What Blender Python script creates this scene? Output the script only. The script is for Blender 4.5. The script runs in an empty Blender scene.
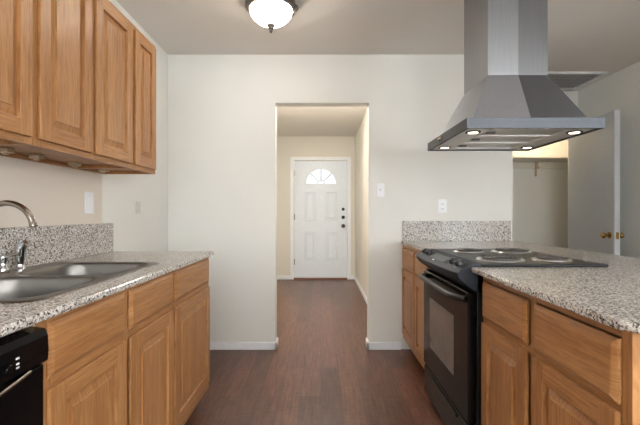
import bpy, bmesh, math, random
from mathutils import Vector, Matrix
random.seed(4)
PI = math.pi
SC = bpy.context.scene
COL = SC.collection

# ------------------------------------------------------------------ camera, world, lights, exposure
cam_data = bpy.data.cameras.new('camera')
cam = bpy.data.objects.new('camera', cam_data); COL.objects.link(cam)
cam.location = (0, 0, 1.14); cam.rotation_euler = (PI/2, 0, 0)
cam_data.sensor_width = 36; cam_data.lens = 385*36/640
cam_data.shift_x = -1/640; cam_data.shift_y = 1/640
cam_data.clip_start = 0.02
SC.camera = cam

W = bpy.data.worlds.new('daylight'); SC.world = W; W.use_nodes = True
bg = W.node_tree.nodes['Background']
bg.inputs[0].default_value = (0.80, 0.90, 1.0, 1); bg.inputs[1].default_value = 0.75

def area(name, loc, rot, sx, sy, power, color):
    d = bpy.data.lights.new(name, 'AREA'); d.shape = 'RECTANGLE'; d.size = sx; d.size_y = sy
    d.energy = power; d.color = color
    o = bpy.data.objects.new(name, d); COL.objects.link(o); o.location = loc; o.rotation_euler = rot
    return o
def point(name, loc, power, color, r=0.05):
    d = bpy.data.lights.new(name, 'POINT'); d.energy = power; d.color = color; d.shadow_soft_size = r
    o = bpy.data.objects.new(name, d); COL.objects.link(o); o.location = loc
    return o
area('window_daylight', (0.2, -2.72, 1.55), (PI/2, 0, PI), 2.5, 1.2, 262, (0.93, 0.965, 1.0))
area('side_fill_light', (2.74, -1.3, 1.60), (0, PI/2, 0), 0.95, 1.9, 55, (0.90, 0.95, 1.0))  # fill lamp added to brighten the left cabinet faces
SC.view_settings.view_transform = 'Standard'
SC.view_settings.look = 'None'
SC.view_settings.gamma = 1
SC.view_settings.use_curve_mapping = False
SC.view_settings.exposure = 0.98

# ------------------------------------------------------------------ materials
def lin(c):
    return tuple(((v/255)/12.92 if v/255 <= 0.04045 else ((v/255+0.055)/1.055)**2.4) for v in c) + (1,)
class NT:
    def __init__(s, name, rough=0.5, metal=0.0, spec=0.5):
        s.m = bpy.data.materials.new(name); s.m.use_nodes = True
        s.t = s.m.node_tree; s.b = s.t.nodes['Principled BSDF']
        s.b.inputs['Roughness'].default_value = rough; s.b.inputs['Metallic'].default_value = metal
        s.b.inputs['Specular IOR Level'].default_value = spec
    def n(s, typ, **kw):
        nd = s.t.nodes.new(typ)
        for k, v in kw.items():
            if k.startswith('i_'):
                key = k[2:].replace('_', ' ')
                nd.inputs[key].default_value = v
            else: setattr(nd, k, v)
        return nd
    def l(s, a, b): s.t.links.new(a, b)
    def coords(s, scale=(1,1,1), rnd=True):
        tc = s.n('ShaderNodeTexCoord'); mp = s.n('ShaderNodeMapping')
        mp.inputs['Scale'].default_value = scale
        if rnd:
            oi = s.n('ShaderNodeObjectInfo'); ad = s.n('ShaderNodeVectorMath', operation='MULTIPLY_ADD')
            cb = s.n('ShaderNodeCombineXYZ')
            for i in range(3): s.l(oi.outputs['Random'], cb.inputs[i])
            ad.inputs[1].default_value = (7.3, 5.1, 3.7)
            s.l(cb.outputs[0], ad.inputs[0]); s.l(tc.outputs['Object'], ad.inputs[2])
            s.l(ad.outputs[0], mp.inputs['Vector'])
        else: s.l(tc.outputs['Object'], mp.inputs['Vector'])
        return mp.outputs[0]
    def noise(s, vec, scale, detail=3, rough=0.5, dist=0.0):
        nd = s.n('ShaderNodeTexNoise'); nd.inputs['Scale'].default_value = scale
        nd.inputs['Detail'].default_value = detail; nd.inputs['Roughness'].default_value = rough
        nd.inputs['Distortion'].default_value = dist
        s.l(vec, nd.inputs['Vector']); return nd.outputs['Fac']
    def ramp(s, fac, stops, interp='LINEAR'):
        r = s.n('ShaderNodeValToRGB'); r.color_ramp.interpolation = interp
        e = r.color_ramp.elements
        while len(e) < len(stops): e.new(0.5)
        for el, (p, c) in zip(e, stops): el.position = p; el.color = lin(c) if len(c) == 3 else c
        s.l(fac, r.inputs[0]); return r.outputs[0]
    def mix(s, fac, a, b, mode='MIX'):
        mx = s.n('ShaderNodeMix', data_type='RGBA', blend_type=mode)
        if isinstance(fac, (int, float)): mx.inputs[0].default_value = fac
        else: s.l(fac, mx.inputs[0])
        for i, v in ((6, a), (7, b)):
            if isinstance(v, tuple): mx.inputs[i].default_value = v
            else: s.l(v, mx.inputs[i])
        return mx.outputs[2]
    def color(s, out): s.l(out, s.b.inputs['Base Color'])
    def bump(s, h, strength=0.2, dist=0.002):
        bp = s.n('ShaderNodeBump'); bp.inputs['Strength'].default_value = strength; bp.inputs['Distance'].default_value = dist
        s.l(h, bp.inputs['Height']); s.l(bp.outputs[0], s.b.inputs['Normal'])

def plain(name, c, rough=0.5, metal=0.0, spec=0.5, var=0.04, scale=30, bump=0.0):
    t = NT(name, rough, metal, spec); v = t.coords()
    f = t.noise(v, scale, 3)
    lo = tuple(max(0, x*(1-var)) for x in c); hi = tuple(min(255, x*(1+var)) for x in c)
    t.color(t.ramp(f, [(0.3, lo), (0.7, hi)]))
    if bump: t.bump(f, bump)
    return t.m
def wood(name, grain, tone=1.0):
    sc = {'z': (0.1, 1, 0.05), 'y': (0.1, 0.05, 1), 'x': (0.05, 1, 1)}[grain]
    t = NT(name, 0.38, 0, 0.4); v = t.coords(sc)
    a = t.noise(v, 14, 2, 0.5, 0.3)
    b = t.noise(v, 120, 3, 0.6, 0.2)
    c = t.noise(v, 320, 2, 0.6)
    T = lambda q: tuple(min(255, k*tone*f) for k, f in zip(q, (0.845, 0.80, 0.745)))
    base = t.ramp(a, [(0.30, T((196,144,94))), (0.5, T((207,157,106))), (0.72, T((218,170,119)))])
    fine = t.ramp(b, [(0.35, (208,196,182)), (0.6, (255,255,255))])
    pore = t.ramp(c, [(0.38, (214,200,184)), (0.5, (255,255,255))])
    o = t.mix(0.75, base, fine, 'MULTIPLY'); o = t.mix(0.5, o, pore, 'MULTIPLY')
    t.color(o); t.bump(b, 0.08, 0.001)
    return t.m
def granite(name):
    t = NT(name, 0.2, 0, 0.5); v = t.coords((1,1,1), False)
    vo = t.n('ShaderNodeTexVoronoi'); vo.inputs['Scale'].default_value = 210; t.l(v, vo.inputs['Vector'])
    sp = t.n('ShaderNodeSeparateColor'); t.l(vo.outputs['Color'], sp.inputs[0])
    n2 = t.noise(v, 110, 3, 0.6)
    ad = t.n('ShaderNodeMath', operation='MULTIPLY_ADD'); ad.inputs[1].default_value = 0.7
    t.l(n2, ad.inputs[0])
    mu = t.n('ShaderNodeMath', operation='MULTIPLY'); mu.inputs[1].default_value = 0.6; t.l(sp.outputs[0], mu.inputs[0])
    t.l(mu.outputs[0], ad.inputs[2])
    c = t.ramp(ad.outputs[0], [(0.0, (62,60,60)), (0.38, (92,88,86)), (0.44, (140,132,124)), (0.50, (170,160,150)), (0.57, (194,190,184)),
                        (0.68, (218,215,210)), (0.82, (238,236,232)), (0.92, (182,164,146))], 'CONSTANT')
    n3 = t.noise(v, 420, 2, 0.6)
    c = t.mix(0.35, c, t.ramp(n3, [(0.4, (120,112,106)), (0.6, (255,252,248))]), 'MULTIPLY')
    t.color(c); return t.m
def paint(name, c, bump=0.12, scale=90, rough=0.75):
    t = NT(name, rough, 0, 0.25); v = t.coords((1,1,1), False)
    f = t.noise(v, scale, 4, 0.6); g = t.noise(v, 1.2, 2)
    t.color(t.ramp(g, [(0.3, tuple(x*0.985 for x in c)), (0.7, tuple(min(255, x*1.01) for x in c))]))
    t.bump(f, bump, 0.002); return t.m
def steel(name, c, rough=0.3, axis='z', br=0.06):
    sc = {'z': (1, 1, 0.02), 'y': (1, 0.02, 1), 'x': (0.02, 1, 1)}[axis]
    t = NT(name, rough, 1.0); v = t.coords(sc, False)
    f = t.noise(v, 260, 3, 0.6)
    t.color(t.ramp(f, [(0.3, tuple(x*(1-br) for x in c)), (0.7, tuple(min(255, x*(1+br)) for x in c))]))
    t.bump(f, 0.03, 0.0005)
    t.b.inputs['Anisotropic'].default_value = 0.5
    return t.m
def emit(name, c, s):
    t = NT(name, 0.4); t.b.inputs['Base Color'].default_value = lin(c)
    t.b.inputs['Emission Color'].default_value = lin(c); t.b.inputs['Emission Strength'].default_value = s
    return t.m
def floor_mat():
    t = NT('dark_plank_floor', 0.3, 0, 0.5); v = t.coords((1,1,1), False)
    mp = t.n('ShaderNodeMapping'); mp.inputs['Rotation'].default_value = (0, 0, PI/2); t.l(v, mp.inputs['Vector'])
    br = t.n('ShaderNodeTexBrick', offset=0.37, i_Scale=1.0, i_Mortar_Size=0.0012)
    br.inputs['Brick Width'].default_value = 1.2; br.inputs['Row Height'].default_value = 0.127
    br.inputs['Color1'].default_value = (0, 0, 0, 1); br.inputs['Color2'].default_value = (1, 1, 1, 1)
    br.inputs['Mortar'].default_value = (0.3, 0.3, 0.3, 1); br.inputs['Bias'].default_value = 0.0
    t.l(mp.outputs[0], br.inputs['Vector'])
    tone = t.ramp(br.outputs['Color'], [(0.0, (108,72,56)), (0.5, (122,82,64)), (1.0, (136,91,71))])
    st = t.n('ShaderNodeMapping'); st.inputs['Scale'].default_value = (1, 0.06, 1); t.l(v, st.inputs['Vector'])
    g = t.noise(st.outputs[0], 70, 4, 0.6, 0.4)
    cs = t.n('ShaderNodeMapping'); cs.inputs['Scale'].default_value = (0.22, 1, 1); t.l(v, cs.inputs['Vector'])
    h = t.noise(cs.outputs[0], 55, 3, 0.7)
    o = t.mix(0.8, tone, t.ramp(g, [(0.3, (140,128,120)), (0.7, (255,255,255))]), 'MULTIPLY')
    o = t.mix(0.6, o, t.ramp(h, [(0.35, (176,168,164)), (0.6, (252,252,252))]), 'MULTIPLY')
    sc_ = t.n('ShaderNodeMath', operation='GREATER_THAN'); sc_.inputs[1].default_value = 0.5; t.l(br.outputs['Fac'], sc_.inputs[0])
    o = t.mix(sc_.outputs[0], o, lin((52,36,30)))
    t.color(o); t.bump(h, 0.10, 0.002)
    r = t.n('ShaderNodeMapRange'); r.inputs['To Min'].default_value = 0.27; r.inputs['To Max'].default_value = 0.36
    t.l(h, r.inputs[0]); t.l(r.outputs[0], t.b.inputs['Roughness'])
    return t.m
def glass_mat(name, tint=(1,1,1,1)):
    m = bpy.data.materials.new(name); m.use_nodes = True; t = m.node_tree; t.nodes.clear()
    o = t.nodes.new('ShaderNodeOutputMaterial'); mx = t.nodes.new('ShaderNodeMixShader'); mx.inputs[0].default_value = 0.08
    a = t.nodes.new('ShaderNodeBsdfTransparent'); a.inputs[0].default_value = tint
    g = t.nodes.new('ShaderNodeBsdfGlossy'); g.inputs['Roughness'].default_value = 0.03
    t.links.new(a.outputs[0], mx.inputs[1]); t.links.new(g.outputs[0], mx.inputs[2]); t.links.new(mx.outputs[0], o.inputs[0])
    return m

M_WALL = paint('wall_paint', (226,225,219))
M_HALL = paint('hall_wall_paint', (224,219,208))
M_CEIL = paint('ceiling_texture', (228,223,216), 0.35, 60, 0.9)
M_TRIM = plain('white_trim', (236,238,240), 0.4, var=0.01)
M_DOORW = plain('white_door', (226,233,240), 0.4, var=0.01)
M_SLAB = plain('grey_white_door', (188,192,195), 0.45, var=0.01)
M_FLOOR = floor_mat()
OAK_V = wood('oak_vertical', 'z'); OAK_H = wood('oak_horizontal', 'y'); OAK_X = wood('oak_sideways', 'x')
OAK_D = wood('oak_shadow_frame', 'z', 0.92)
OAK_E = plain('cabinet_end_laminate', (206,178,146), 0.5, var=0.03, scale=20)
M_TOE = plain('toe_kick_dark', (60,44,34), 0.7)
M_GRAN = granite('speckled_granite')
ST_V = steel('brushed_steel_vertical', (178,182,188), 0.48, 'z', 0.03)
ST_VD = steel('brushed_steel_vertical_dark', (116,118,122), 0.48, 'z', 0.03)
ST_X = steel('brushed_steel_rim', (84,86,90), 0.5, 'x', 0.03)
ST_C = steel('brushed_steel_chimney', (146,148,151), 0.4, 'z', 0.03)
ST_U = steel('brushed_steel_underside', (222,221,219), 0.5, 'x', 0.03)
ST_S = steel('sink_steel', (122,119,115), 0.38, 'y', 0.03)
ST_F = steel('filter_steel', (205,203,199), 0.45, 'x', 0.12)
M_CHR = plain('polished_chrome', (210,211,213), 0.09, 1.0, var=0.01)
M_NICK = plain('brushed_nickel', (172,164,154), 0.22, 1.0, var=0.02)
M_PEW = plain('dark_pewter', (84,78,74), 0.45, 0.3, var=0.05)
M_PANC = plain('drip_pan_chrome', (200,200,202), 0.2, 1.0, var=0.01)
M_BRASS = plain('aged_brass', (176,140,72), 0.25, 1.0, var=0.05)
M_BRONZE = plain('dark_bronze', (52,48,44), 0.35, 0.8)
M_CTOP = plain('black_cooktop_enamel', (24,25,27), 0.35, 0, 0.2, var=0.05)
M_BLK = plain('black_enamel', (13,12,12), 0.14, 0, 0.2, var=0.05)
M_BLKM = plain('black_plastic', (26,27,29), 0.34, 0, 0.5, var=0.05)
M_PAN = plain('dark_panel_plastic', (50,54,60), 0.55, 0.0, 0.12, var=0.05)
M_COIL = plain('burner_coil', (96,93,91), 0.4, 0.7)
M_OVG = plain('oven_window_glass', (104,100,96), 0.12, 0, 0.6, var=0.1, scale=8)
M_DISP = plain('grey_display', (96,102,105), 0.5, 0, 0.2)
M_WHITE = plain('white_plastic', (238,238,240), 0.35, var=0.01)
M_PAINTP = plain('painted_plate', (206,203,196), 0.5, var=0.01)
M_SLOT = plain('dark_slot', (120,118,115), 0.6)
M_CLIP = plain('cream_plastic_clip', (180,158,130), 0.4)
M_MARK = plain('white_print', (222,222,222), 0.5, var=0.01)
M_BOWL = emit('lit_opal_glass', (255,240,222), 13.0)
M_HBOWL = emit('lit_hall_glass', (255,249,240), 105.0)
M_BULB = emit('lit_bulb', (255,232,200), 120.0)
M_SPOT = emit('lit_halogen_lens', (255,236,205), 4.0)
M_GLASS = glass_mat('window_glass')
M_VENT = plain('white_vent_metal', (226,227,226), 0.4, var=0.02)
M_VDARK = plain('vent_duct_dark', (185,185,185), 0.8)
M_THR = plain('wood_threshold', (120,76,50), 0.4, var=0.1)

# ------------------------------------------------------------------ mesh helpers
class MB:
    def __init__(s): s.b = bmesh.new()
    def _merge(s, t, mat, smooth=False):
        for f in t.faces: f.material_index = mat; f.smooth = smooth
        me = bpy.data.meshes.new('tmp'); t.to_mesh(me); t.free(); s.b.from_mesh(me); bpy.data.meshes.remove(me)
    def box(s, x0, x1, y0, y1, z0, z1, mat=0, bev=0.0, seg=2):
        x0, x1 = sorted((x0, x1)); y0, y1 = sorted((y0, y1)); z0, z1 = sorted((z0, z1))
        t = bmesh.new(); bmesh.ops.create_cube(t, size=1)
        for v in t.verts:
            v.co = Vector(((x0+x1)/2 + v.co.x*(x1-x0), (y0+y1)/2 + v.co.y*(y1-y0), (z0+z1)/2 + v.co.z*(z1-z0)))
        if bev: bmesh.ops.bevel(t, geom=t.edges[:], offset=bev, segments=seg, profile=0.5, affect='EDGES')
        s._merge(t, mat); return s
    def prism(s, pts, f0, f1, mat=0, smooth=False):
        """pts: 2-D outline; f0/f1 map (a,b) to 3-D for the two ends"""
        t = bmesh.new()
        A = [t.verts.new(f0(*p)) for p in pts]; B = [t.verts.new(f1(*p)) for p in pts]
        t.faces.new(A); t.faces.new(B[::-1]); n = len(pts)
        sides = [t.faces.new((A[i], B[i], B[(i+1) % n], A[(i+1) % n])) for i in range(n)]
        bmesh.ops.recalc_face_normals(t, faces=t.faces[:])
        s._merge(t, mat)
        return s
    def quad(s, pts, mat=0):
        t = bmesh.new(); t.faces.new([t.verts.new(p) for p in pts]); s._merge(t, mat); return s
    def lathe(s, prof, c, axis='z', seg=32, mat=0):
        """prof: (r, h) pairs along the axis from the centre c"""
        t = bmesh.new(); rings = []
        for r, h in prof:
            ring = []
            if r < 1e-6: ring = [t.verts.new(s._ax(0, 0, h, c, axis))]
            else:
                for i in range(seg):
                    a = 2*PI*i/seg; ring.append(t.verts.new(s._ax(r*math.cos(a), r*math.sin(a), h, c, axis)))
            rings.append(ring)
        for p, q in zip(rings, rings[1:]):
            for i in range(seg):
                j = (i+1) % seg
                if len(p) == 1 and len(q) == 1: continue
                if len(p) == 1: t.faces.new((p[0], q[i], q[j]))
                elif len(q) == 1: t.faces.new((p[i], p[j], q[0]))
                else: t.faces.new((p[i], p[j], q[j], q[i]))
        for ring in (rings[0], rings[-1]):
            if len(ring) > 1: t.faces.new(ring)
        bmesh.ops.recalc_face_normals(t, faces=t.faces[:])
        s._merge(t, mat, True); return s
    def _ax(s, a, b, h, c, axis):
        c = Vector(c)
        if axis == 'z': return c + Vector((a, b, h))
        if axis == 'x': return c + Vector((h, a, b))
        if axis == 'y': return c + Vector((a, h, b))
        ax = Vector(axis).normalized(); u = ax.orthogonal().normalized(); w = ax.cross(u)
        return c + u*a + w*b + ax*h
    def tube(s, pts, rad, seg=14, mat=0, closed=False):
        t = bmesh.new(); pts = [Vector(p) for p in pts]; n = len(pts); rings = []
        rr = rad if isinstance(rad, (list, tuple)) else [rad]*n
        up = None
        for i, p in enumerate(pts):
            if closed: d = pts[(i+1) % n] - pts[i-1]
            else: d = pts[min(i+1, n-1)] - pts[max(i-1, 0)]
            d.normalize()
            if up is None: up = d.orthogonal().normalized()
            up = (up - d*up.dot(d)).normalized(); w = d.cross(up)
            rings.append([t.verts.new(p + (up*math.cos(2*PI*k/seg) + w*math.sin(2*PI*k/seg))*rr[i]) for k in range(seg)])
        rng = range(n) if closed else range(n-1)
        for i in rng:
            A, B = rings[i], rings[(i+1) % n]
            for k in range(seg): t.faces.new((A[k], A[(k+1) % seg], B[(k+1) % seg], B[k]))
        if not closed: t.faces.new(rings[0][::-1]); t.faces.new(rings[-1])
        bmesh.ops.recalc_face_normals(t, faces=t.faces[:])
        s._merge(t, mat, True); return s
    def build(s, name, mats, parent=None, loc=None):
        me = bpy.data.meshes.new(name)
        L = Vector(loc) if loc is not None else (parent['_l'] if parent is not None and '_l' in parent else Vector((0,0,0)))
        L = Vector(L)
        if parent is not None:
            bmesh.ops.translate(s.b, verts=s.b.verts[:], vec=-world_loc(parent))
        elif loc is not None:
            bmesh.ops.translate(s.b, verts=s.b.verts[:], vec=-Vector(loc))
        s.b.normal_update(); s.b.to_mesh(me); s.b.free()
        if not isinstance(mats, (list, tuple)): mats = [mats]
        for m in mats: me.materials.append(m)
        o = bpy.data.objects.new(name, me); COL.objects.link(o)
        if parent is not None: o.parent = parent
        elif loc is not None: o.location = loc
        if any(p.use_smooth for p in me.polygons):
            me.set_sharp_from_angle(angle=math.radians(38))
        return o
def world_loc(o):
    v = Vector((0,0,0))
    while o is not None: v += o.location; o = o.parent
    return v
def thing(name, loc, label, cat, group=None):
    o = bpy.data.objects.new(name, None); COL.objects.link(o); o.location = loc; o.empty_display_size = 0.05
    return tag(o, label, cat, group)
def tag(o, label, cat, group=None):
    o['label'] = label; o['category'] = cat
    if group: o['group'] = group
    return o
def struct(o, label, cat):
    o['kind'] = 'structure'; o['label'] = label; o['category'] = cat; return o
def dup(root, loc, label, group=None):
    r = root.copy(); COL.objects.link(r); r.location = loc; r['label'] = label
    if group: r['group'] = group
    for ch in list(root.children):
        c = ch.copy(); COL.objects.link(c); c.parent = r
        for g in list(ch.children):
            d = g.copy(); COL.objects.link(d); d.parent = c
    return r

# ------------------------------------------------------------------ the room
CE = 2.475; XL = -1.285; YB = 3.235; YB2 = 3.355; XR = 2.79; YR = -2.8; YF = 6.67; XH = 0.59; XHL = -0.90; YC = 4.18
XE = 1.612; OX0 = -0.384; OX1 = 0.402; OZ = 2.07
struct(MB().box(-1.5, 3.4, -2.95, 6.85, -0.1, 0).build('floor', M_FLOOR), 'dark brown plank floor running down the kitchen and hall', 'floor')
struct(MB().box(-1.5, 3.4, -2.95, 6.85, CE, CE+0.1).build('ceiling', M_CEIL), 'pale textured ceiling', 'ceiling')
struct(MB().box(XL-0.12, XL-0.002, YR, YB2, 0, CE).box(XL-0.01, XL, YR, 2.262, 0, CE, 1).build('wall_left', [M_WALL, paint('beige_wall_paint', (226,215,201))]), 'off-white wall behind the sink counter', 'wall')
m = MB().box(XL, OX0, YB, YB2, 0, CE).box(OX1, XE, YB, YB2, 0, CE).box(OX0, OX1, YB, YB2, OZ, CE)
struct(m.build('wall_back', M_WALL), 'off-white wall with the open doorway to the hall', 'wall')
m = MB().box(XHL-0.1, XHL, YB2, YF, 0, CE)
struct(m.build('wall_hall_left', M_HALL), 'cream hall wall on the left', 'wall')
struct(MB().box(XH, XH+0.1, YB2, YF, 0, CE).build('wall_hall_right', M_HALL), 'cream hall wall beside the front door', 'wall')
DX0, DX1, DZ = -0.470, 0.455, 2.055
m = MB().box(XHL-0.1, DX0, YF, YF+0.14, 0, CE).box(DX1, XH+0.1, YF, YF+0.14, 0, CE).box(DX0, DX1, YF, YF+0.14, DZ, CE)
struct(m.build('wall_front', M_HALL), 'cream wall around the front door', 'wall')
m = MB().box(XR, XR+0.1, YR, -2.3, 0, CE).box(XR, XR+0.1, -0.3, YC, 0, CE).box(XR, XR+0.1, -2.3, -0.3, 0, 1.1).box(XR, XR+0.1, -2.3, -0.3, 2.1, CE)
struct(m.build('wall_right', M_WALL), 'grey-white wall at the far right', 'wall')
struct(MB().box(XE-0.12, XE, YB2, YC, 0, CE).build('wall_partition', M_WALL), 'short wall behind the peninsula wall end', 'wall')
CX0, CX1 = 1.90, 2.745
m = MB().box(XE-0.12, CX0, YC, YC+0.1, 0, CE).box(CX1, XR+0.1, YC, YC+0.1, 0, CE).box(CX0, CX1, YC, YC+0.1, 2.06, CE)
struct(m.build('wall_closet', M_WALL), 'wall with the closet doorway', 'wall')
m = MB().box(1.75, 3.3, 4.88, 4.98, 0, CE).box(1.75, 1.85, YC+0.1, 4.88, 0, CE).box(3.2, 3.3, YC+0.1, 4.88, 0, CE).box(XR+0.1, 3.3, YC, YC+0.1, 0, CE)
struct(m.build('wall_closet_inner', M_WALL), 'cream walls inside the closet', 'wall')
WX0, WX1, WZ0, WZ1 = -1.05, 1.45, 0.93, 2.17
m = MB().box(XL-0.12, WX0, YR-0.1, YR, 0, CE).box(WX1, XR+0.1, YR-0.1, YR, 0, CE).box(WX0, WX1, YR-0.1, YR, WZ1, CE).box(WX0, WX1, YR-0.1, YR, 0, WZ0)
struct(m.build('wall_rear', M_WALL), 'wall with the wide window behind the camera', 'wall')
w = MB()
for a, b in ((WX0, WX0+0.05), (0.175, 0.225), (WX1-0.05, WX1)): w.box(a, b, YR-0.08, YR-0.02, WZ0, WZ1)
w.box(WX0, WX1, YR-0.08, YR-0.02, WZ0, WZ0+0.05).box(WX0, WX1, YR-0.08, YR-0.02, WZ1-0.05, WZ1)
wo = struct(w.build('window_1', M_TRIM), 'wide white framed window', 'window')
MB().box(WX0+0.05, 0.175, YR-0.055, YR-0.05, WZ0+0.05, WZ1-0.05).build('pane', M_GLASS, wo)
MB().box(0.225, WX1-0.05, YR-0.055, YR-0.05, WZ0+0.05, WZ1-0.05).build('pane', M_GLASS, wo)

w = MB()  # unseen window added on the right wall to go with the fill lamp
for a, b in ((-2.3, -2.25), (-1.325, -1.275), (-0.35, -0.3)): w.box(XR+0.02, XR+0.08, a, b, 1.1, 2.1)
w.box(XR+0.02, XR+0.08, -2.3, -0.3, 1.1, 1.15).box(XR+0.02, XR+0.08, -2.3, -0.3, 2.05, 2.1)
wo = struct(w.build('fill_window', M_TRIM), 'added white framed window out of view, for the side fill light', 'window')
MB().box(XR+0.048, XR+0.053, -2.25, -1.325, 1.15, 2.05).build('pane', M_GLASS, wo)
MB().box(XR+0.048, XR+0.053, -1.275, -0.35, 1.15, 2.05).build('pane', M_GLASS, wo)

# baseboards (small top bevel)
def bb_x(mb, x0, x1, yface, out=-1, h=0.062, t=0.013):
    pts = [(0, 0), (t, 0), (t, h-0.008), (t*0.5, h), (0, h)]
    mb.prism(pts, lambda a, b: Vector((x0, yface+out*a, b)), lambda a, b: Vector((x1, yface+out*a, b)))
def bb_y(mb, y0, y1, xface, out=1, h=0.062, t=0.013):
    pts = [(0, 0), (t, 0), (t, h-0.008), (t*0.5, h), (0, h)]
    mb.prism(pts, lambda a, b: Vector((xface+out*a, y0, b)), lambda a, b: Vector((xface+out*a, y1, b)))
m = MB(); bb_x(m, XL, OX0+0.013, YB); bb_y(m, YB-0.013, YB2, OX0, 1)
struct(m.build('baseboard_back_left', M_TRIM), 'white baseboard left of the doorway', 'baseboard')
m = MB(); bb_x(m, OX1-0.013, 0.672, YB); bb_y(m, YB-0.013, YB2, OX1, -1)
struct(m.build('baseboard_back_right', M_TRIM), 'white baseboard right of the doorway', 'baseboard')
m = MB(); bb_y(m, 2.32, YB-0.013, XL, 1); struct(m.build('baseboard_left', M_TRIM), 'white baseboard on the left wall', 'baseboard')
m = MB(); bb_y(m, YB2, YF, XH, -1); struct(m.build('baseboard_hall_right', M_TRIM), 'white baseboard along the right hall wall', 'baseboard')
m = MB(); bb_y(m, YB2, YF, XHL, 1); bb_x(m, XHL+0.013, DX0-0.062, YF); struct(m.build('baseboard_hall_left', M_TRIM), 'white baseboard at the left of the front door', 'baseboard')
m = MB(); bb_x(m, DX1+0.062, XH-0.013, YF); struct(m.build('baseboard_front', M_TRIM), 'short white baseboard right of the front door', 'baseboard')
m = MB(); bb_y(m, YR, YC, XR, -1); struct(m.build('baseboard_right', M_TRIM), 'white baseboard on the right wall', 'baseboard')

# front door -----------------------------------------------------------
tr = MB()
for x0, x1 in ((DX0-0.062, DX0), (DX1, DX1+0.062)): tr.box(x0, x1, YF-0.018, YF, 0, DZ+0.062, bev=0.004)
tr.box(DX0, DX1, YF-0.018, YF, DZ, DZ+0.062, bev=0.004)
struct(tr.build('trim_1', M_TRIM), 'white casing around the front door', 'trim')
struct(MB().box(DX0, DX1, YF-0.03, YF+0.13, 0, 0.022, bev=0.004).build('trim_2', M_THR), 'brown threshold under the front door', 'trim')
dx0, dx1, dz0, dz1 = DX0+0.004, DX1-0.004, 0.026, DZ-0.004
dy0, dy1 = YF+0.02, YF+0.064
cxd = 0.0
FZ, FR, FRI = 1.655, 0.272, 0.075     # fanlight spring line height, radius, hub radius
d = MB()
# slab face with the half-round opening: ring segments between arch and rectangle
d.box(dx0, cxd-FR, dy0, dy1, dz0, dz1).box(cxd+FR, dx1, dy0, dy1, dz0, dz1)
d.box(cxd-FR, cxd+FR, dy0, dy1, dz0, FZ)
N = 24
for i in range(N):
    a0, a1 = PI*i/N, PI*(i+1)/N
    p = [(cxd+FR*math.cos(a0), FZ+FR*math.sin(a0)), (cxd+FR*math.cos(a1), FZ+FR*math.sin(a1)), (cxd+FR*math.cos(a1), dz1), (cxd+FR*math.cos(a0), dz1)]
    d.prism(p, lambda a, b: Vector((a, dy0, b)), lambda a, b: Vector((a, dy1, b)))
for (px0, px1) in ((-0.285, -0.085), (0.085, 0.285)):
    for (pz0, pz1) in ((0.33, 0.82), (1.02, 1.52)):
        # raised moulding and field
        e = 0.016
        for q in ((px0, px1, pz0, pz0+e), (px0, px1, pz1-e, pz1), (px0, px0+e, pz0, pz1), (px1-e, px1, pz0, pz1)):
            d.box(q[0], q[1], dy0-0.016, dy0, q[2], q[3], bev=0.004)
        d.box(px0+0.04, px1-0.04, dy0-0.012, dy0, pz0+0.04, pz1-0.04, bev=0.010)
door1 = struct(d.build('door_1', M_DOORW), 'white front door with a half-round sunburst window', 'door')
fl = MB()
def arc_bar(mb, r, w, y0, y1, n=24):
    for i in range(n):
        a0, a1 = PI*i/n, PI*(i+1)/n
        p = [(cxd+(r-w)*math.cos(a0), FZ+(r-w)*math.sin(a0)), (cxd+r*math.cos(a0), FZ+r*math.sin(a0)), (cxd+r*math.cos(a1), FZ+r*math.sin(a1)), (cxd+(r-w)*math.cos(a1), FZ+(r-w)*math.sin(a1))]
        mb.prism(p, lambda a, b: Vector((a, y0, b)), lambda a, b: Vector((a, y1, b)))
arc_bar(fl, FR+0.004, 0.020, dy0-0.008, dy0+0.03); arc_bar(fl, FRI, 0.022, dy0-0.004, dy0+0.03)
fl.box(cxd-FR, cxd+FR, dy0-0.008, dy0+0.03, FZ-0.014, FZ+0.004)
for k in (45, 90, 135):
    a = math.radians(k); ux, uz = math.cos(a), math.sin(a)
    fl.tube([(cxd+FRI*0.9*ux, dy0+0.008, FZ+FRI*0.9*uz), (cxd+(FR-0.008)*ux, dy0+0.008, FZ+(FR-0.008)*uz)], 0.0115, 8)
ff = fl.build('fanlight_frame', M_DOORW, door1)
g = MB(); pts = [(cxd+FR*math.cos(PI*i/24), FZ+FR*math.sin(PI*i/24)) for i in range(25)]
g.prism(pts, lambda a, b: Vector((a, dy0+0.018, b)), lambda a, b: Vector((a, dy0+0.023, b)))
g.build('pane', M_GLASS, ff)
for z, r in ((1.215, 0.026), (1.075, 0.030)):
    m = MB().lathe([(r, 0), (r, -0.012), (r*0.7, -0.022), (r*0.35, -0.03), (0, -0.03)], (0.385, dy0, z), 'y', 20)
    m.build('deadbolt', M_BRONZE, door1)
m = MB().lathe([(0.034, 0), (0.034, -0.008), (0.014, -0.014), (0.014, -0.035), (0.028, -0.045), (0.031, -0.06), (0.022, -0.074), (0, -0.078)], (0.385, dy0, 0.925), 'y', 20)
m.build('doorknob', M_BRONZE, door1)
MB().lathe([(0.014, 0), (0.014, -0.012), (0, -0.014)], (0, dy0, 1.42), 'y', 14).build('door_viewer', M_WHITE, door1)
for z in (0.30, 1.08, 1.84):
    MB().box(dx0-0.006, dx0+0.010, dy0-0.012, dy0+0.002, z-0.05, z+0.05, bev=0.003).build('hinge', M_NICK, door1)

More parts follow.
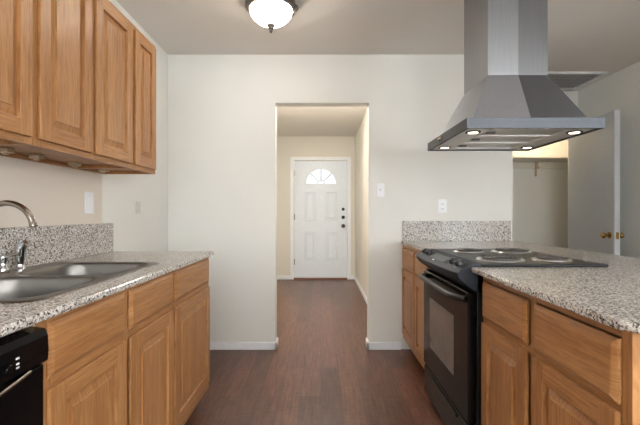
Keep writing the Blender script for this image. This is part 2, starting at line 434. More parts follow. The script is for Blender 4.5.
# closet: casing, shelf, bracket, slab door ----------------------------
m = MB().box(CX1, CX1+0.044, YC-0.015, YC, 0, 2.12, bev=0.003).box(CX0-0.06, CX0, YC-0.015, YC, 0, 2.12, bev=0.003).box(CX0, CX1, YC-0.015, YC, 2.06, 2.12, bev=0.003)
struct(m.build('trim_3', M_TRIM), 'white casing around the closet doorway', 'trim')
sh = thing('closet_shelf', (2.5, 4.70, 1.79), 'cream shelf across the inside of the closet at the right', 'shelf')
MB().box(1.85, 3.2, 4.52, 4.88, 1.79, 1.81, bev=0.002).build('board', M_HALL, sh)
MB().box(1.85, 3.2, 4.86, 4.88, 1.71, 1.79, bev=0.002).build('wall_cleat', M_HALL, sh)
m = MB().box(2.708, 2.728, 4.862, 4.88, 1.61, 1.71, bev=0.002).box(2.700, 2.736, 4.84, 4.88, 1.70, 1.79, bev=0.004)
m.tube([(2.718, 4.865, 1.72), (2.718, 4.82, 1.70), (2.718, 4.79, 1.72)], 0.006, 8)
m.build('bracket', M_CLIP, sh)
# door hinged at the far right jamb, swung towards the camera
hx, hy = 2.665, YC-0.03; ex, ey = 2.565, 3.365
u = Vector((ex-hx, ey-hy, 0)); Ld = u.length; u.normalize(); nrm = Vector((-u.y, u.x, 0))   # nrm points +x side
if nrm.x < 0: nrm = -nrm
def dP(a, t, z): return Vector((hx, hy, 0)) + u*a + nrm*t + Vector((0, 0, z))
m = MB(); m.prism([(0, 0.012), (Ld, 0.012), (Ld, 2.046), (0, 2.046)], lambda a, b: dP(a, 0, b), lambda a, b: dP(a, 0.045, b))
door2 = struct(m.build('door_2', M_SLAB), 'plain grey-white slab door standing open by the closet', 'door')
for sgn in (-1, 1):
    base = dP(Ld-0.07, 0 if sgn < 0 else 0.045, 0.945)
    MB().lathe([(0.030, 0), (0.030, 0.006), (0.011, 0.012), (0.011, 0.03), (0.024, 0.04), (0.027, 0.052), (0.020, 0.064), (0, 0.068)], base, tuple(nrm*sgn), 20).build('doorknob', M_BRASS, door2)
m = MB(); m.prism([(Ld, 0.915), (Ld+0.0015, 0.915), (Ld+0.0015, 0.975), (Ld, 0.975)], lambda a, b: dP(a, 0.010, b), lambda a, b: dP(a, 0.035, b))
m.build('latch_plate', M_BRASS, door2)

# ceiling return vent ----------------------------------------------------
v = thing('ceiling_vent', (2.40, 3.88, CE), 'white louvred return-air vent in the ceiling beyond the hood', 'vent')
vx0, vx1, vy0, vy1 = 2.07, 2.71, 3.62, 4.13
m = MB()
for q in ((vx0, vx1, vy0, vy0+0.03), (vx0, vx1, vy1-0.03, vy1), (vx0, vx0+0.03, vy0, vy1), (vx1-0.03, vx1, vy0, vy1)):
    m.box(q[0], q[1], q[2], q[3], CE-0.018, CE, bev=0.003)
m.build('frame', M_VENT, v)
MB().box(vx0+0.03, vx1-0.03, vy0+0.03, vy1-0.03, CE-0.002, CE).build('backing', M_VDARK, v)
for i in range(5):
    y = vy0+0.050+i*0.085
    m = MB(); m.prism([(0, -0.016), (0.003, -0.017), (0.042, -0.003), (0.040, -0.002)], lambda a, b: Vector((vx0+0.03, y+a, CE+b)), lambda a, b: Vector((vx1-0.03, y+a, CE+b)))
    m.build('louvre', M_VENT, v)

# ------------------------------------------------------------------ cabinets
# face(side): local frame u along +y, outward direction s (+1 for the left run, -1 for the right run), xf = plane of the face frame
def door_mesh(xf, s, y0, y1, z0, z1, t=0.019, fr=0.056):
    m = MB()
    X = lambda n: xf + s*n
    bv = 0.0022
    m.box(X(0.001), X(t), y0, y0+fr, z0, z1, 0, bv); m.box(X(0.001), X(t), y1-fr, y1, z0, z1, 0, bv)
    m.box(X(0.001), X(t), y0+fr-0.002, y1-fr+0.002, z0, z0+fr, 1, bv); m.box(X(0.001), X(t), y0+fr-0.002, y1-fr+0.002, z1-fr, z1, 1, bv)
    # raised panel: groove, slope, field
    a0, a1, b0, b1 = y0+fr-0.001, y1-fr+0.001, z0+fr-0.001, z1-fr+0.001
    tb = bmesh.new()
    def ring(i, n): return [tb.verts.new((X(n), yy, zz)) for yy, zz in ((a0+i, b0+i), (a1-i, b0+i), (a1-i, b1-i), (a0+i, b1-i))]
    gd = t-0.001
    R = [ring(0, t-0.003), ring(0.002, t-gd), ring(0.009, t-gd), ring(0.032, t-0.005), ring(0.0325, t-0.001)]
    for p, q in zip(R, R[1:]):
        for i in range(4): tb.faces.new((p[i], p[(i+1) % 4], q[(i+1) % 4], q[i]))
    tb.faces.new(R[-1])
    bmesh.ops.recalc_face_normals(tb, faces=tb.faces[:])
    # open sheet: make sure it faces outward
    if tb.faces[-1:] and R[-1][0].link_faces[0].normal.x*s < 0: bmesh.ops.reverse_faces(tb, faces=tb.faces[:])
    m._merge(tb, 0)
    return m
def drawer_mesh(xf, s, y0, y1, z0, z1, t=0.017):
    m = MB(); tb = bmesh.new(); X = lambda n: xf + s*n
    def ring(i, n): return [tb.verts.new((X(n), yy, zz)) for yy, zz in ((y0+i, z0+i), (y1-i, z0+i), (y1-i, z1-i), (y0+i, z1-i))]
    R = [ring(0, 0.001), ring(0, t-0.008), ring(0.003, t-0.006), ring(0.012, t-0.001), ring(0.016, t)]
    for p, q in zip(R, R[1:]):
        for i in range(4): tb.faces.new((p[i], p[(i+1) % 4], q[(i+1) % 4], q[i]))
    tb.faces.new(R[-1]); tb.faces.new(R[0][::-1])
    bmesh.ops.recalc_face_normals(tb, faces=tb.faces[:]); m._merge(tb, 0)
    return m
CT0, CT1 = 0.888, 0.910       # countertop underside, top
def base_cabinet(label, xf, s, xw, y0, y1, fronts, group, endmat=OAK_E, zs=(None, None)):
    """xf face-frame plane, xw the wall side; fronts: list of (y0, y1)"""
    r = thing('base_cabinet', ((xf+xw)/2, (y0+y1)/2, 0), label, 'cabinet', group)
    m = MB(); xb = xf - s*0.02
    zt = CT0-0.001
    m.box(xb, xw, y0+0.001, y0+0.019, 0.1, zt if zs[0] is None else zs[0]).box(xb, xw, y1-0.019, y1-0.001, 0.1, zt if zs[1] is None else zs[1]).box(xb, xw, y0+0.001, y1-0.001, 0.1, 0.118)
    m.box(xw, xw+s*0.012, y0+0.001, y1-0.001, 0.1, zt)
    m.build('carcass', endmat, r)
    m = MB(); fw = 0.03
    ys = [y0+0.001] + [(a[1]+b[0])/2 for a, b in zip(fronts, fronts[1:])] + [y1-0.001]
    for i, yy in enumerate(ys):
        w0 = yy if i == 0 else (yy-fw if i == len(ys)-1 else yy-fw/2)
        m.box(xb, xf, w0, w0+fw, 0.1, zt, 0)
    for z0, z1 in ((0.1, 0.16), ((0.700, 0.745) if s > 0 else (0.680, 0.712)), (zt-0.03, zt)):
        m.box(xb+s*0.0005, xf-s*0.0005, y0+0.002, y1-0.002, z0+0.0003, z1-0.0003, 1)
    m.build('face_frame', [OAK_V, OAK_H], r)
    MB().box(xf-s*0.075, xf-s*0.09, y0+0.001, y1-0.001, 0, 0.1).build('toe_kick', M_TOE, r)
    tt = 0.012 if s > 0 else 0.017
    for a, b in fronts:
        door_mesh(xf, s, a, b, 0.150, 0.709 if s > 0 else 0.686, t=tt).build('door', [OAK_V, OAK_H], r)
        drawer_mesh(xf, s, a, b, *((0.735, 0.873) if s > 0 else (0.704, 0.854)), t=tt).build('drawer_front', OAK_H, r)
    return r
XFL = -0.672; XFR = 0.687
base_cabinet('oak sink base cabinet with two doors between dishwasher and end cabinet', XFL, 1, XL+0.003, 0.931, 1.737, [(0.940, 1.303), (1.340, 1.727)], 'left oak base cabinets', zs=(None, 0.70))
base_cabinet('single-door oak base cabinet at the far end of the sink counter', XFL, 1, XL+0.003, 1.739, 2.307, [(1.751, 2.287)], 'left oak base cabinets', zs=(0.70, None))
base_cabinet('two-door oak base cabinet in the peninsula end nearest the camera', XFR, -1, 1.29, 0.848, 1.632, [(0.879, 1.225), (1.268, 1.612)], 'right oak base cabinets')
base_cabinet('two-door oak base cabinet between black range and back wall', XFR, -1, 1.29, 2.395, 3.23, [(2.42, 2.765), (2.795, 3.19)], 'right oak base cabinets')
pb = MB().box(1.30, 1.32, 0.848, 3.23, 0, CT0-0.001, bev=0.001)
tag(pb.build('peninsula_panel', OAK_E, None, (1.31, 2.0, 0)), 'tan back panel closing the peninsula under the granite overhang', 'panel')

def wall_cabinet(label, y0, y1, fronts, clips):
    xf, xw, z0, z1 = -0.979, XL+0.002, 1.372, 2.125
    r = thing('wall_cabinet', ((xf+xw)/2, (y0+y1)/2, z0), label, 'cabinet', 'oak wall cabinets over the sink')
    m = MB(); xb = xf-0.02
    m.box(xb, xw, y0+0.001, y0+0.017, z0, z1, 0).box(xb, xw, y1-0.017, y1-0.001, z0, z1, 0)
    m.box(xb, xw, y0+0.017, y1-0.017, z0+0.018, z0+0.034, 1).box(xb, xw, y0+0.017, y1-0.017, z1-0.016, z1, 1)
    m.box(xw, xw+0.006, y0+0.017, y1-0.017, z0+0.034, z1-0.016, 1)
    m.box(xw, xw+0.018, y0+0.017, y1-0.017, z0, z0+0.018, 1)
    m.build('carcass', [OAK_V, OAK_H], r)
    m = MB(); fw = 0.038
    ys = [y0+0.001] + [(a[1]+b[0])/2 for a, b in zip(fronts, fronts[1:])] + [y1-0.001]
    for i, yy in enumerate(ys):
        w0 = yy if i == 0 else (yy-fw if i == len(ys)-1 else yy-fw/2)
        m.box(xb, xf, w0, w0+fw, z0, z1, 0)
    m.box(xb+0.0005, xf-0.0005, y0+0.002, y1-0.002, z0+0.0005, z0+0.038, 1).box(xb+0.0005, xf-0.0005, y0+0.002, y1-0.002, z1-0.038, z1-0.0005, 1)
    m.build('face_frame', [OAK_V, OAK_H], r)
    for a, b in fronts: door_mesh(xf, 1, a, b, z0+0.024, z1-0.022, t=0.0135, fr=0.052).build('door', [OAK_V, OAK_H], r)
    for yc in clips:
        m = MB().box(xw+0.062, xw+0.106, yc-0.018, yc+0.018, z0-0.001, z0+0.018, bev=0.003).box(xw+0.074, xw+0.094, yc-0.008, yc+0.008, z0-0.008, z0+0.002, bev=0.003)
        m.build('cable_clip', M_CLIP, r)
    return r
wall_cabinet('oak wall cabinet cut off by the left edge, nearest of three', 0.62, 1.307, [(0.645, 0.955), (0.985, 1.291)], [])
wall_cabinet('middle oak wall cabinet with two raised-panel doors above the sink', 1.309, 1.994, [(1.326, 1.628), (1.660, 1.976)], [1.464, 1.624, 1.875])
wall_cabinet('narrow single-door oak wall cabinet at the far end of the row', 1.996, 2.275, [(2.013, 2.258)], [2.125])

# ------------------------------------------------------------------ granite
def rounded_slab(outline_fn, name): pass
def slab(name, x0, x1, y0, y1, cuts, r_corners, bev=0.009):
    """slab with rounded vertical corners and eased edges, minus box cut-outs"""
    t = bmesh.new(); pts = []
    for (cx, cy, r, a0) in r_corners:
        n = 6 if r > 0.001 else 1
        for i in range(n+1 if n > 1 else 1):
            a = math.radians(a0) + (PI/2*i/n if n > 1 else 0)
            pts.append((cx + (r*math.cos(a) if n > 1 else 0), cy + (r*math.sin(a) if n > 1 else 0)))
    A = [t.verts.new((x, y, CT0)) for x, y in pts]; B = [t.verts.new((x, y, CT1)) for x, y in pts]
    n = len(pts); bot = t.faces.new(A[::-1]); top = t.faces.new(B)
    for i in range(n): t.faces.new((A[i], A[(i+1) % n], B[(i+1) % n], B[i]))
    es = [e for e in t.edges if abs(e.verts[0].co.z-e.verts[1].co.z) < 1e-6]
    bmesh.ops.bevel(t, geom=es, offset=bev, segments=3, profile=0.5, affect='EDGES')
    bmesh.ops.recalc_face_normals(t, faces=t.faces[:])
    me = bpy.data.meshes.new(name); t.to_mesh(me); t.free()
    o = bpy.data.objects.new(name, me); COL.objects.link(o)
    cutters = []
    for q in cuts:
        cb = MB().box(*q, CT0-0.1, CT1+0.1).build('cutter', M_GRAN); cutters.append(cb)
        md = o.modifiers.new('cut', 'BOOLEAN'); md.operation = 'DIFFERENCE'; md.object = cb; md.solver = 'EXACT'
    bpy.context.view_layer.update()
    dg = bpy.context.evaluated_depsgraph_get()
    nm = bpy.data.meshes.new_from_object(o.evaluated_get(dg)); o.modifiers.clear(); o.data = nm
    for c in cutters: bpy.data.objects.remove(c)
    nm.materials.clear(); nm.materials.append(M_GRAN)
    for p in nm.polygons: p.use_smooth = False; p.material_index = 0
    nm.name = name
    return o
SY0, SY1, SX0, SX1 = 0.985, 1.805, -1.243, -0.737      # sink outer rim
lc = slab('countertop', 0, 0, 0, 0, [(SX0+0.012, SX1-0.012, SY0+0.012, SY1-0.012)],
          [(XL+0.001, -0.60, 0, 0), (-0.648, -0.60, 0, 0), (-0.648-0.02, 2.355-0.02, 0.02, 0), (XL+0.001, 2.355, 0, 0)])
tag(lc, 'speckled granite countertop holding the double sink', 'countertop')
RC = 0.045
rc = slab('countertop', 0, 0, 0, 0, [(0.5, 1.222, 1.652, 2.385), (0.5, 0.677, 2.38, 3.4)],
          [(0.645+RC, 0.79+RC, RC, 180), (1.645-RC, 0.79+RC, RC, 270), (1.645, 3.234, 0, 0), (0.645, 3.234, 0, 0)])
tag(rc, 'speckled granite peninsula countertop wrapped around the black range', 'countertop')
bs = MB().box(XL+0.001, XL+0.021, -0.60, 2.345, CT1, 1.082, bev=0.002).build('backsplash', M_GRAN, None, (XL+0.01, 1.0, CT1))
tag(bs, 'long granite backsplash behind the sink', 'backsplash')
bs = MB().box(0.685, 1.588, YB-0.021, YB-0.001, CT1, 1.078, bev=0.002).build('backsplash', M_GRAN, None, (1.15, YB-0.01, CT1))
tag(bs, 'short granite backsplash on the back wall behind the range', 'backsplash')

# ------------------------------------------------------------------ sink
def rrect(x0, x1, y0, y1, r, n=8):
    P = []
    for cx, cy, a0 in ((x1-r, y1-r, 0), (x0+r, y1-r, 90), (x0+r, y0+r, 180), (x1-r, y0+r, 270)):
        for i in range(n+1):
            a = math.radians(a0+90*i/n); P.append((cx+r*math.cos(a), cy+r*math.sin(a)))
    return P
sk = thing('kitchen_sink', ((SX0+SX1)/2, (SY0+SY1)/2, CT1), 'stainless steel double-bowl sink set in the left granite counter', 'sink')
bx0, bx1 = SX0+0.085, SX1-0.028
bowls = [(bx0, bx1, SY0+0.03, 1.380), (bx0, bx1, 1.412, SY1-0.03)]
RZ = CT1+0.004
t = bmesh.new()
def loop(tb, P, z):
    V = [tb.verts.new((x, y, z)) for x, y in P]
    return V, [tb.edges.new((V[i], V[(i+1) % len(V)])) for i in range(len(V))]
Vo, Eo = loop(t, rrect(SX0+0.006, SX1-0.006, SY0+0.006, SY1-0.006, 0.05), RZ)
E = list(Eo)
for q in bowls:
    Vb, Eb = loop(t, rrect(*q, 0.085), RZ); E += Eb
res = bmesh.ops.triangle_fill(t, edges=E, use_beauty=True, use_dissolve=False)
V2 = [t.verts.new((x, y, CT1+0.0003)) for x, y in rrect(SX0, SX1, SY0, SY1, 0.056)]
for i in range(len(Vo)): t.faces.new((Vo[i], V2[i], V2[(i+1) % len(V2)], Vo[(i+1) % len(Vo)]))
bmesh.ops.recalc_face_normals(t, faces=t.faces[:])
if max(t.faces, key=lambda f: f.calc_area()).normal.z < 0: bmesh.ops.reverse_faces(t, faces=t.faces[:])
m = MB(); m._merge(t, 0, False); m.build('rim', ST_S, sk)
for q in bowls:
    t = bmesh.new(); rings = []
    for ins, z, r in ((0, RZ, 0.085), (0.003, RZ-0.004, 0.083), (0.006, RZ-0.012, 0.082), (0.010, CT1-0.06, 0.08), (0.016, CT1-0.125, 0.075), (0.028, CT1-0.155, 0.066), (0.05, CT1-0.168, 0.05), (0.085, CT1-0.172, 0.04)):
        rings.append([t.verts.new((x, y, z)) for x, y in rrect(q[0]+ins, q[1]-ins, q[2]+ins, q[3]-ins, r)])
    for a, b in zip(rings, rings[1:]):
        for i in range(len(a)): t.faces.new((a[i], b[i], b[(i+1) % len(b)], a[(i+1) % len(a)]))
    t.faces.new(rings[-1])
    bmesh.ops.recalc_face_normals(t, faces=t.faces[:])
    if rings[-1][0].link_faces[0].normal.z < 0 and False: pass
    m = MB(); m._merge(t, 0, True); bo = m.build('basin', ST_S, sk)
    cx, cy = (q[0]+q[1])/2, (q[2]+q[3])/2
    MB().lathe([(0.045, 0), (0.045, 0.003), (0.036, 0.004), (0.032, 0.001), (0.008, 0.001), (0.006, 0.008), (0, 0.008)], (cx, cy, CT1-0.172), 'z', 24).build('drain', M_CHR, bo)

# faucet, handles, sprayer
fx, fy = -1.213, 1.37
fc = thing('faucet', (fx, fy, RZ), 'brushed nickel gooseneck faucet arching over the sink', 'faucet')
m = MB(); m.prism(rrect(fx-0.027, fx+0.027, fy-0.115, fy+0.115, 0.026), lambda a, b: Vector((a, b, RZ)), lambda a, b: Vector((a, b, RZ+0.010)))
m.build('base_plate', M_NICK, fc)
m = MB().lathe([(0.024, 0), (0.024, 0.006), (0.018, 0.018), (0.0135, 0.04), (0.0115, 0.055)], (fx, fy, RZ+0.01), 'z', 24)
R_ = 0.095; pts = [(fx, fy, RZ+0.05), (fx, fy, 1.03)]
for i in range(0, 19):
    a = PI - PI*i/18*0.92
    pts.append((fx+R_+R_*math.cos(a), fy, 1.0825+R_*math.sin(a)))
tip = Vector(pts[-1]); tdir = (tip-Vector(pts[-2])).normalized()
m.tube(pts, [0.0105]*(len(pts)), 16)
m.lathe([(0.0105, -0.004), (0.0125, 0.0), (0.0125, 0.013), (0.010, 0.015), (0, 0.015)], tip, tuple(tdir), 18)
m.build('spout', M_NICK, fc)
for yy, s in ((fy-0.098, -1), (fy+0.098, 1)):
    m = MB().lathe([(0.021, 0), (0.021, 0.005), (0.014, 0.014), (0.012, 0.03), (0.016, 0.04), (0.015, 0.052), (0.006, 0.058), (0, 0.059)], (fx, yy, RZ+0.01), 'z', 20)
    m.tube([(fx, yy, RZ+0.055), (fx+0.012, yy+s*0.016, RZ+0.064), (fx+0.02, yy+s*0.048, RZ+0.068)], [0.006, 0.005, 0.0065], 10)
    m.build('handle', M_CHR, fc)
sy = 1.542; sx = -1.205
sp = thing('side_sprayer', (sx, sy, RZ), 'small chrome side sprayer standing beside the faucet', 'sprayer')
MB().lathe([(0.020, 0), (0.020, 0.004), (0.015, 0.010), (0.0135, 0.022), (0, 0.022)], (sx, sy, RZ), 'z', 20).build('holder', M_CHR, sp)
m = MB().tube([(sx, sy, RZ+0.018), (sx-0.001, sy, RZ+0.04), (sx+0.000, sy, RZ+0.065), (sx+0.004, sy, RZ+0.085), (sx+0.012, sy, RZ+0.100), (sx+0.024, sy, RZ+0.108)],
              [0.011, 0.0165, 0.0185, 0.017, 0.0155, 0.0135], 16)
m.build('spray_head', M_CHR, sp)
m = MB().tube([(sx-0.006, sy, RZ+0.098), (sx-0.002, sy, RZ+0.118), (sx+0.012, sy, RZ+0.126)], [0.004, 0.005, 0.0035], 10)
m.build('trigger', M_CHR, sp)

# ------------------------------------------------------------------ dishwasher
dw = thing('dishwasher', (-0.97, 0.62, 0), 'black dishwasher under the counter at the lower left', 'dishwasher')
MB().box(XL+0.02, -0.70, 0.322, 0.918, 0.1, 0.862).build('tub', M_BLKM, dw)
MB().box(-0.70, -0.668, 0.324, 0.929, 0.11, 0.778, bev=0.004).build('door', M_BLK, dw)
m = MB(); pr = [(-0.70, 0.782), (-0.666, 0.782), (-0.659, 0.788), (-0.657, 0.81), (-0.659, 0.848), (-0.666, 0.864), (-0.70, 0.868)]
m.prism(pr, lambda a, b: Vector((a, 0.324, b)), lambda a, b: Vector((a, 0.929, b)))
cp = m.build('control_panel', M_BLK, dw)
MB().lathe([(0.013, 0), (0.013, 0.003), (0.010, 0.003), (0.010, 0.006), (0.009, 0.007), (0, 0.007)], (-0.6575, 0.807, 0.812), 'x', 22).build('dial', M_BLK, cp)
m = MB()
for z in (0.826, 0.814, 0.806):
    m.box(-0.6565, -0.6585, 0.830, 0.838, z-0.002, z+0.002)
m.build('printed_marks', M_MARK, cp)
m = MB(); pts = [(-0.656+0.006*math.sin(PI*i/16), 0.868-0.50*i/16, 0.783-0.022*math.sin(PI*i/16)) for i in range(17)]
m.tube(pts, [0.0045]*17, 10); m.build('handle', M_NICK, dw)
MB().box(-0.76, -0.745, 0.322, 0.918, 0, 0.1).build('toe_kick', M_BLKM, dw)

# ------------------------------------------------------------------ range
RY0, RY1 = 1.655, 2.383
rg = thing('range', (0.95, (RY0+RY1)/2, 0), 'black slide-in electric range with coil burners set in the peninsula', 'range')
MB().box(0.672, 1.21, RY0, RY1, 0.03, 0.900, bev=0.002).box(0.72, 1.19, RY0+0.02, RY1-0.02, 0, 0.03).build('body', M_BLKM, rg)
od = MB().box(0.634, 0.670, RY0+0.003, RY1-0.003, 0.228, 0.800, bev=0.006).build('oven_door', M_BLK, rg)
MB().box(0.6325, 0.6345, RY0+0.185, RY1-0.145, 0.365, 0.652, bev=0.0008).build('door_window', M_OVG, od)
m = MB(); hp = [(0.634, RY0+0.03, 0.765)] + [(0.634-0.040*min(1, (math.sin(PI*i/24)*3.2)), RY0+0.03+(RY1-RY0-0.06)*i/24, 0.765) for i in range(1, 24)] + [(0.634, RY1-0.03, 0.765)]
m.tube(hp, 0.014, 14); m.build('handle', M_BLKM, od)
sd = MB().box(0.638, 0.670, RY0+0.003, RY1-0.003, 0.05, 0.218, bev=0.006).build('storage_drawer', M_BLK, rg)
MB().box(0.630, 0.640, RY0+0.15, RY1-0.15, 0.182, 0.198, bev=0.004).build('drawer_pull', M_BLK, sd)
# control panel: curved nose
t = bmesh.new(); K = 16; secs = []
for i in range(K+1):
    q = i/K; y = RY0+(RY1-RY0)*q; bul = 0.022*math.sin(PI*q)**0.6 if 0 < q < 1 else 0
    P = [(0.700, 0.9215), (0.668, 0.922), (0.640-bul*0.2, 0.918), (0.600-bul*0.8, 0.898), (0.588-bul, 0.884), (0.590-bul, 0.868), (0.602-bul*0.8, 0.852), (0.640, 0.822), (0.662, 0.806), (0.700, 0.806)]
    secs.append([t.verts.new((a, y, b)) for a, b in P])
for a, b in zip(secs, secs[1:]):
    for i in range(len(a)): t.faces.new((a[i], a[(i+1) % len(a)], b[(i+1) % len(a)], b[i]))
t.faces.new(secs[0]); t.faces.new(secs[-1][::-1]); bmesh.ops.recalc_face_normals(t, faces=t.faces[:])
m = MB(); m._merge(t, 0, True); cpn = m.build('control_panel', M_PAN, rg)
slope = Vector((-0.43, 0, 1)).normalized()
for yy in (1.722, 1.800, 2.205, 2.283):
    c = Vector((0.622, yy, 0.9085))
    m = MB().lathe([(0.027, -0.002), (0.026, 0.003), (0.021, 0.005), (0.0195, 0.020), (0.017, 0.023), (0, 0.023)], c, tuple(slope), 24)
    e = c + slope*0.023
    m.tube([e+Vector((0, -0.017, 0)), e+Vector((0, 0.017, 0))], 0.005, 8)
    m.build('knob', M_BLKM, cpn)
su = Vector((-1, 0, -0.43)).normalized()
def SPp(a, yy, h): return Vector((0.645, 0, 0.9205)) + su*a + Vector((0, yy, 0)) + slope*h
m = MB(); m.prism([(0.004, 1.885), (0.052, 1.885), (0.052, 2.125), (0.004, 2.125)], lambda a, b: SPp(a, b, 0.0), lambda a, b: SPp(a, b, 0.0035))
m.build('display', M_DISP, cpn)
m = MB(); m.prism([(0.058, 2.00), (0.066, 2.00), (0.066, 2.03), (0.058, 2.03)], lambda a, b: SPp(a, b, 0.0), lambda a, b: SPp(a, b, 0.004))
m.build('printed_marks', M_MARK, cpn)
m = MB().box(0.690, 1.232, RY0-0.010, RY1+0.008, 0.9105, 0.9215, bev=0.005, seg=3)
ctp = m.build('cooktop', M_CTOP, rg)
for (bx, by, br) in ((0.845, 1.815, 0.098), (1.085, 1.815, 0.077), (0.845, 2.200, 0.077), (1.085, 2.200, 0.098)):
    z = 0.9215
    pts = []
    turns = 4 if br > 0.09 else 3
    n = 22*turns
    for i in range(n+1):
        q = i/n; r = 0.022+(br-0.028)*q; a = 2*PI*turns*q
        pts.append((bx+r*math.cos(a), by+r*math.sin(a), z+0.011))
    b_ = MB().tube(pts, 0.0045, 6).build('burner', M_COIL, rg)
    MB().lathe([(0.02, 0.001), (br*0.8, 0.002), (br*0.98, 0.004), (br*1.03, 0.006), (br*1.08, 0.0055), (br*1.11, 0.0005)], (bx, by, z), 'z', 36).build('drip_pan', M_PANC, b_)

# ------------------------------------------------------------------ hood
HX0, HX1, HY0, HY1 = 0.635, 1.235, 1.674, 2.292
hz0, hz1 = 1.512, 1.557
hd = thing('range_hood', (0.935, 1.983, hz0), 'stainless steel island range hood hanging from the ceiling', 'range hood')
m = MB()
for q in ((HX0, HX1, HY0, HY0+0.012), (HX0, HX1, HY1-0.012, HY1), (HX0, HX0+0.012, HY0+0.012, HY1-0.012), (HX1-0.012, HX1, HY0+0.012, HY1-0.012)):
    m.box(q[0], q[1], q[2], q[3], hz0, hz1, 0)
m.box(HX0+0.012, HX1-0.012, HY0+0.012, HY1-0.012, hz1-0.004, hz1, 0)
m.build('rim', ST_X, hd)
# pyramid
a = 0.040; Px0, Px1, Py0, Py1 = HX0+a, HX1-a, HY0+a, HY1-a
Cx0, Cx1, Cy0, Cy1 = 0.793, 1.077, 1.829, 2.134; cz = 1.797; cm = 0.935
def face(mb, pts, mat): mb.quad(pts, mat)
m = MB(); cr = 0.004
B = {'a': (Px0, Py0, hz1), 'm': (cm, Py0-cr, hz1), 'b': (Px1, Py0, hz1), 'c': (Px1, Py1, hz1), 'd': (Px0, Py1, hz1)}
T = {'a': (Cx0, Cy0, cz), 'm': (cm, Cy0-cr, cz), 'b': (Cx1, Cy0, cz), 'c': (Cx1, Cy1, cz), 'd': (Cx0, Cy1, cz)}
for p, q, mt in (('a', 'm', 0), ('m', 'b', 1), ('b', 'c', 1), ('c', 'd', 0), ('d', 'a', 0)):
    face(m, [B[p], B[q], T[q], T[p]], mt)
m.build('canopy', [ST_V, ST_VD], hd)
m = MB(); z1 = CE-0.001; Tt = {k: (v_[0], v_[1], z1) for k, v_ in T.items()}
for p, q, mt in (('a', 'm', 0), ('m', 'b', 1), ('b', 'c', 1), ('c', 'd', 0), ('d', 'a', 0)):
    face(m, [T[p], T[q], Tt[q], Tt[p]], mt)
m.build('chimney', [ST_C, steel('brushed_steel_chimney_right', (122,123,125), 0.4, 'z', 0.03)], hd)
# underside: rail plates around three mesh filters, four lights
m = MB()
uz = hz0+0.006
m.box(HX0+0.012, HX1-0.012, HY0+0.012, HY0+0.040, uz, uz+0.004).box(HX0+0.012, HX1-0.012, HY1-0.040, HY1-0.012, uz, uz+0.004)
m.box(HX0+0.012, 0.752, HY0+0.040, HY1-0.040, uz, uz+0.004).box(1.128, HX1-0.012, HY0+0.040, HY1-0.040, uz, uz+0.004)
m.build('underside_plate', ST_U, hd)
fy0, fy1 = HY0+0.041, HY1-0.041; fw = (fy1-fy0)/3
for i in range(3):
    y0, y1 = fy0+fw*i+0.003, fy0+fw*(i+1)-0.003
    m = MB().box(0.753, 1.127, y0, y1, uz+0.004, uz+0.012, 0)
    for q in ((0.753, 1.127, y0, y0+0.012), (0.753, 1.127, y1-0.012, y1), (0.753, 0.765, y0, y1), (1.115, 1.127, y0, y1)):
        m.box(*q, uz-0.002, uz+0.006, 1, bev=0.002)
    f_ = m.build('grease_filter', [ST_F, ST_U], hd)
    MB().box(0.775, 0.815, (y0+y1)/2-0.012, (y0+y1)/2+0.012, uz-0.003, uz+0.005, bev=0.002).build('latch', ST_VD, f_)
for lx in (0.705, 1.175):
    for ly in (1.785, 2.195):
        l_ = MB().lathe([(0.034, 0), (0.034, -0.004), (0.026, -0.005), (0.026, 0)], (lx, ly, uz), 'z', 24).build('spotlight', ST_X, hd)
        MB().lathe([(0.0215, 0), (0.0215, -0.0045), (0, -0.0055)], (lx, ly, uz), 'z', 24).build('lens', M_SPOT, l_)
for k in range(2):
    MB().lathe([(0.009, 0), (0.009, -0.01), (0.006, -0.013), (0, -0.013)], (HX0, 2.02+0.03*k, (hz0+hz1)/2), 'x', 14).build('button', M_NICK, hd)

# ------------------------------------------------------------------ ceiling lights
lx, ly = -0.309, 2.38
cl = thing('ceiling_light', (lx, ly, CE), 'lit opal glass bowl ceiling light with dark pewter rim', 'ceiling light')
m = MB().lathe([(0.12, 0), (0.140, -0.004), (0.148, -0.020), (0.144, -0.034), (0.150, -0.044), (0.158, -0.054), (0.157, -0.066), (0.146, -0.076), (0.134, -0.080), (0.126, -0.070), (0.05, -0.06)], (lx, ly, CE), 'z', 48)
m.build('rim', M_PEW, cl)
for k in range(3):
    aa = math.radians(0 + 120*k)
    pts = [(lx+r*math.cos(aa), ly+r*math.sin(aa), CE-h) for r, h in ((0.154, 0.046), (0.162, 0.060), (0.156, 0.078), (0.140, 0.092))]
    MB().tube(pts, [0.007, 0.009, 0.008, 0.005], 10).build('scroll_bracket', M_PEW, cl)
prof = [(0.130*math.cos(t_), -0.078-0.092*math.sin(t_)) for t_ in [PI/2*i/14 for i in range(14)]] + [(0, -0.170)]
MB().lathe(prof, (lx, ly, CE), 'z', 48).build('glass_bowl', M_BOWL, cl)
MB().lathe([(0, -0.163), (0.024, -0.166), (0.026, -0.174), (0.018, -0.184), (0.015, -0.194), (0.006, -0.200), (0.011, -0.206), (0.008, -0.214), (0, -0.224)], (lx, ly, CE), 'z', 24).build('finial', M_PEW, cl)
hl = thing('hall_ceiling_light', (-0.1, 4.28, CE), 'small round hall light hidden behind the doorway header', 'ceiling light')
MB().lathe([(0.15, 0), (0.15, -0.02), (0.13, -0.02)], (-0.1, 4.28, CE), 'z', 32).build('rim', M_WHITE, hl)
MB().lathe([(0.13, -0.02), (0.12, -0.06), (0.07, -0.085), (0, -0.09)], (-0.1, 4.28, CE), 'z', 32).build('glass_bowl', M_HBOWL, hl)
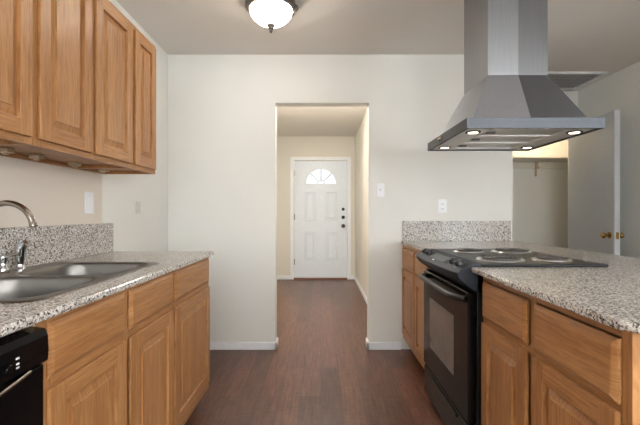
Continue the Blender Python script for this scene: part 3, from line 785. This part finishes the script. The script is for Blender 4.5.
kl = thing('closet_bulb', (2.45, 4.45, CE), 'bare bulb on the closet ceiling above the shelf', 'light bulb')
MB().lathe([(0.05, 0), (0.05, -0.02), (0.02, -0.03), (0.02, -0.05)], (2.45, 4.45, CE), 'z', 24).build('lamp_holder', M_WHITE, kl)
MB().lathe([(0.014, -0.05), (0.028, -0.075), (0.034, -0.10), (0.028, -0.125), (0, -0.138)], (2.45, 4.45, CE), 'z', 24).build('glass_bulb', M_BULB, kl)

# ------------------------------------------------------------------ outlets and switches
def plate_x(name, label, cat, xw, s, yc, zc, mat, kind, w=0.072, h=0.115):
    o = thing(name, (xw, yc, zc), label, cat)
    MB().box(xw, xw+s*0.006, yc-w/2, yc+w/2, zc-h/2, zc+h/2, bev=0.002).build('plate', mat, o)
    if kind == 'outlet':
        for dz in (-0.02, 0.02):
            MB().box(xw+s*0.004, xw+s*0.0085, yc-0.016, yc+0.016, zc+dz-0.014, zc+dz+0.014, bev=0.003).build('socket', M_WHITE, o)
    else: MB().box(xw+s*0.004, xw+s*0.010, yc-0.012, yc+0.012, zc-0.012, zc+0.012, bev=0.002).build('jack', mat, o)
    return o
plate_x('wall_outlet', 'white outlet plate on the left wall above the sink backsplash', 'outlet', XL, 1, 2.13, 1.200, M_WHITE, 'outlet', 0.078, 0.118)
plate_x('phone_jack', 'small wall-coloured jack plate on the left wall beyond the counter', 'wall plate', XL, 1, 2.70, 1.182, M_PAINTP, 'jack', 0.062, 0.085)
def plate_y(name, label, cat, xc, zc, kind, w=0.066, h=0.113):
    o = thing(name, (xc, YB, zc), label, cat)
    MB().box(xc-w/2, xc+w/2, YB-0.006, YB, zc-h/2, zc+h/2, bev=0.002).build('plate', M_WHITE, o)
    if kind == 'outlet':
        for dz in (-0.02, 0.02):
            s_ = MB().box(xc-0.016, xc+0.016, YB-0.0085, YB-0.004, zc+dz-0.014, zc+dz+0.014, bev=0.003).build('socket', M_WHITE, o)
            MB().box(xc-0.007, xc-0.004, YB-0.0095, YB-0.008, zc+dz-0.005, zc+dz+0.006).box(xc+0.004, xc+0.007, YB-0.0095, YB-0.008, zc+dz-0.005, zc+dz+0.006).build('slots', M_SLOT, s_)
    else:
        MB().box(xc-0.005, xc+0.005, YB-0.016, YB-0.005, zc-0.006, zc+0.014, bev=0.002).build('toggle', M_PAINTP, o)
    return o
plate_y('light_switch', 'white light switch on the back wall right of the doorway', 'light switch', 0.499, 1.334, 'switch')
plate_y('wall_outlet', 'white outlet plate on the back wall above the short backsplash', 'outlet', 1.019, 1.200, 'outlet', 0.072)
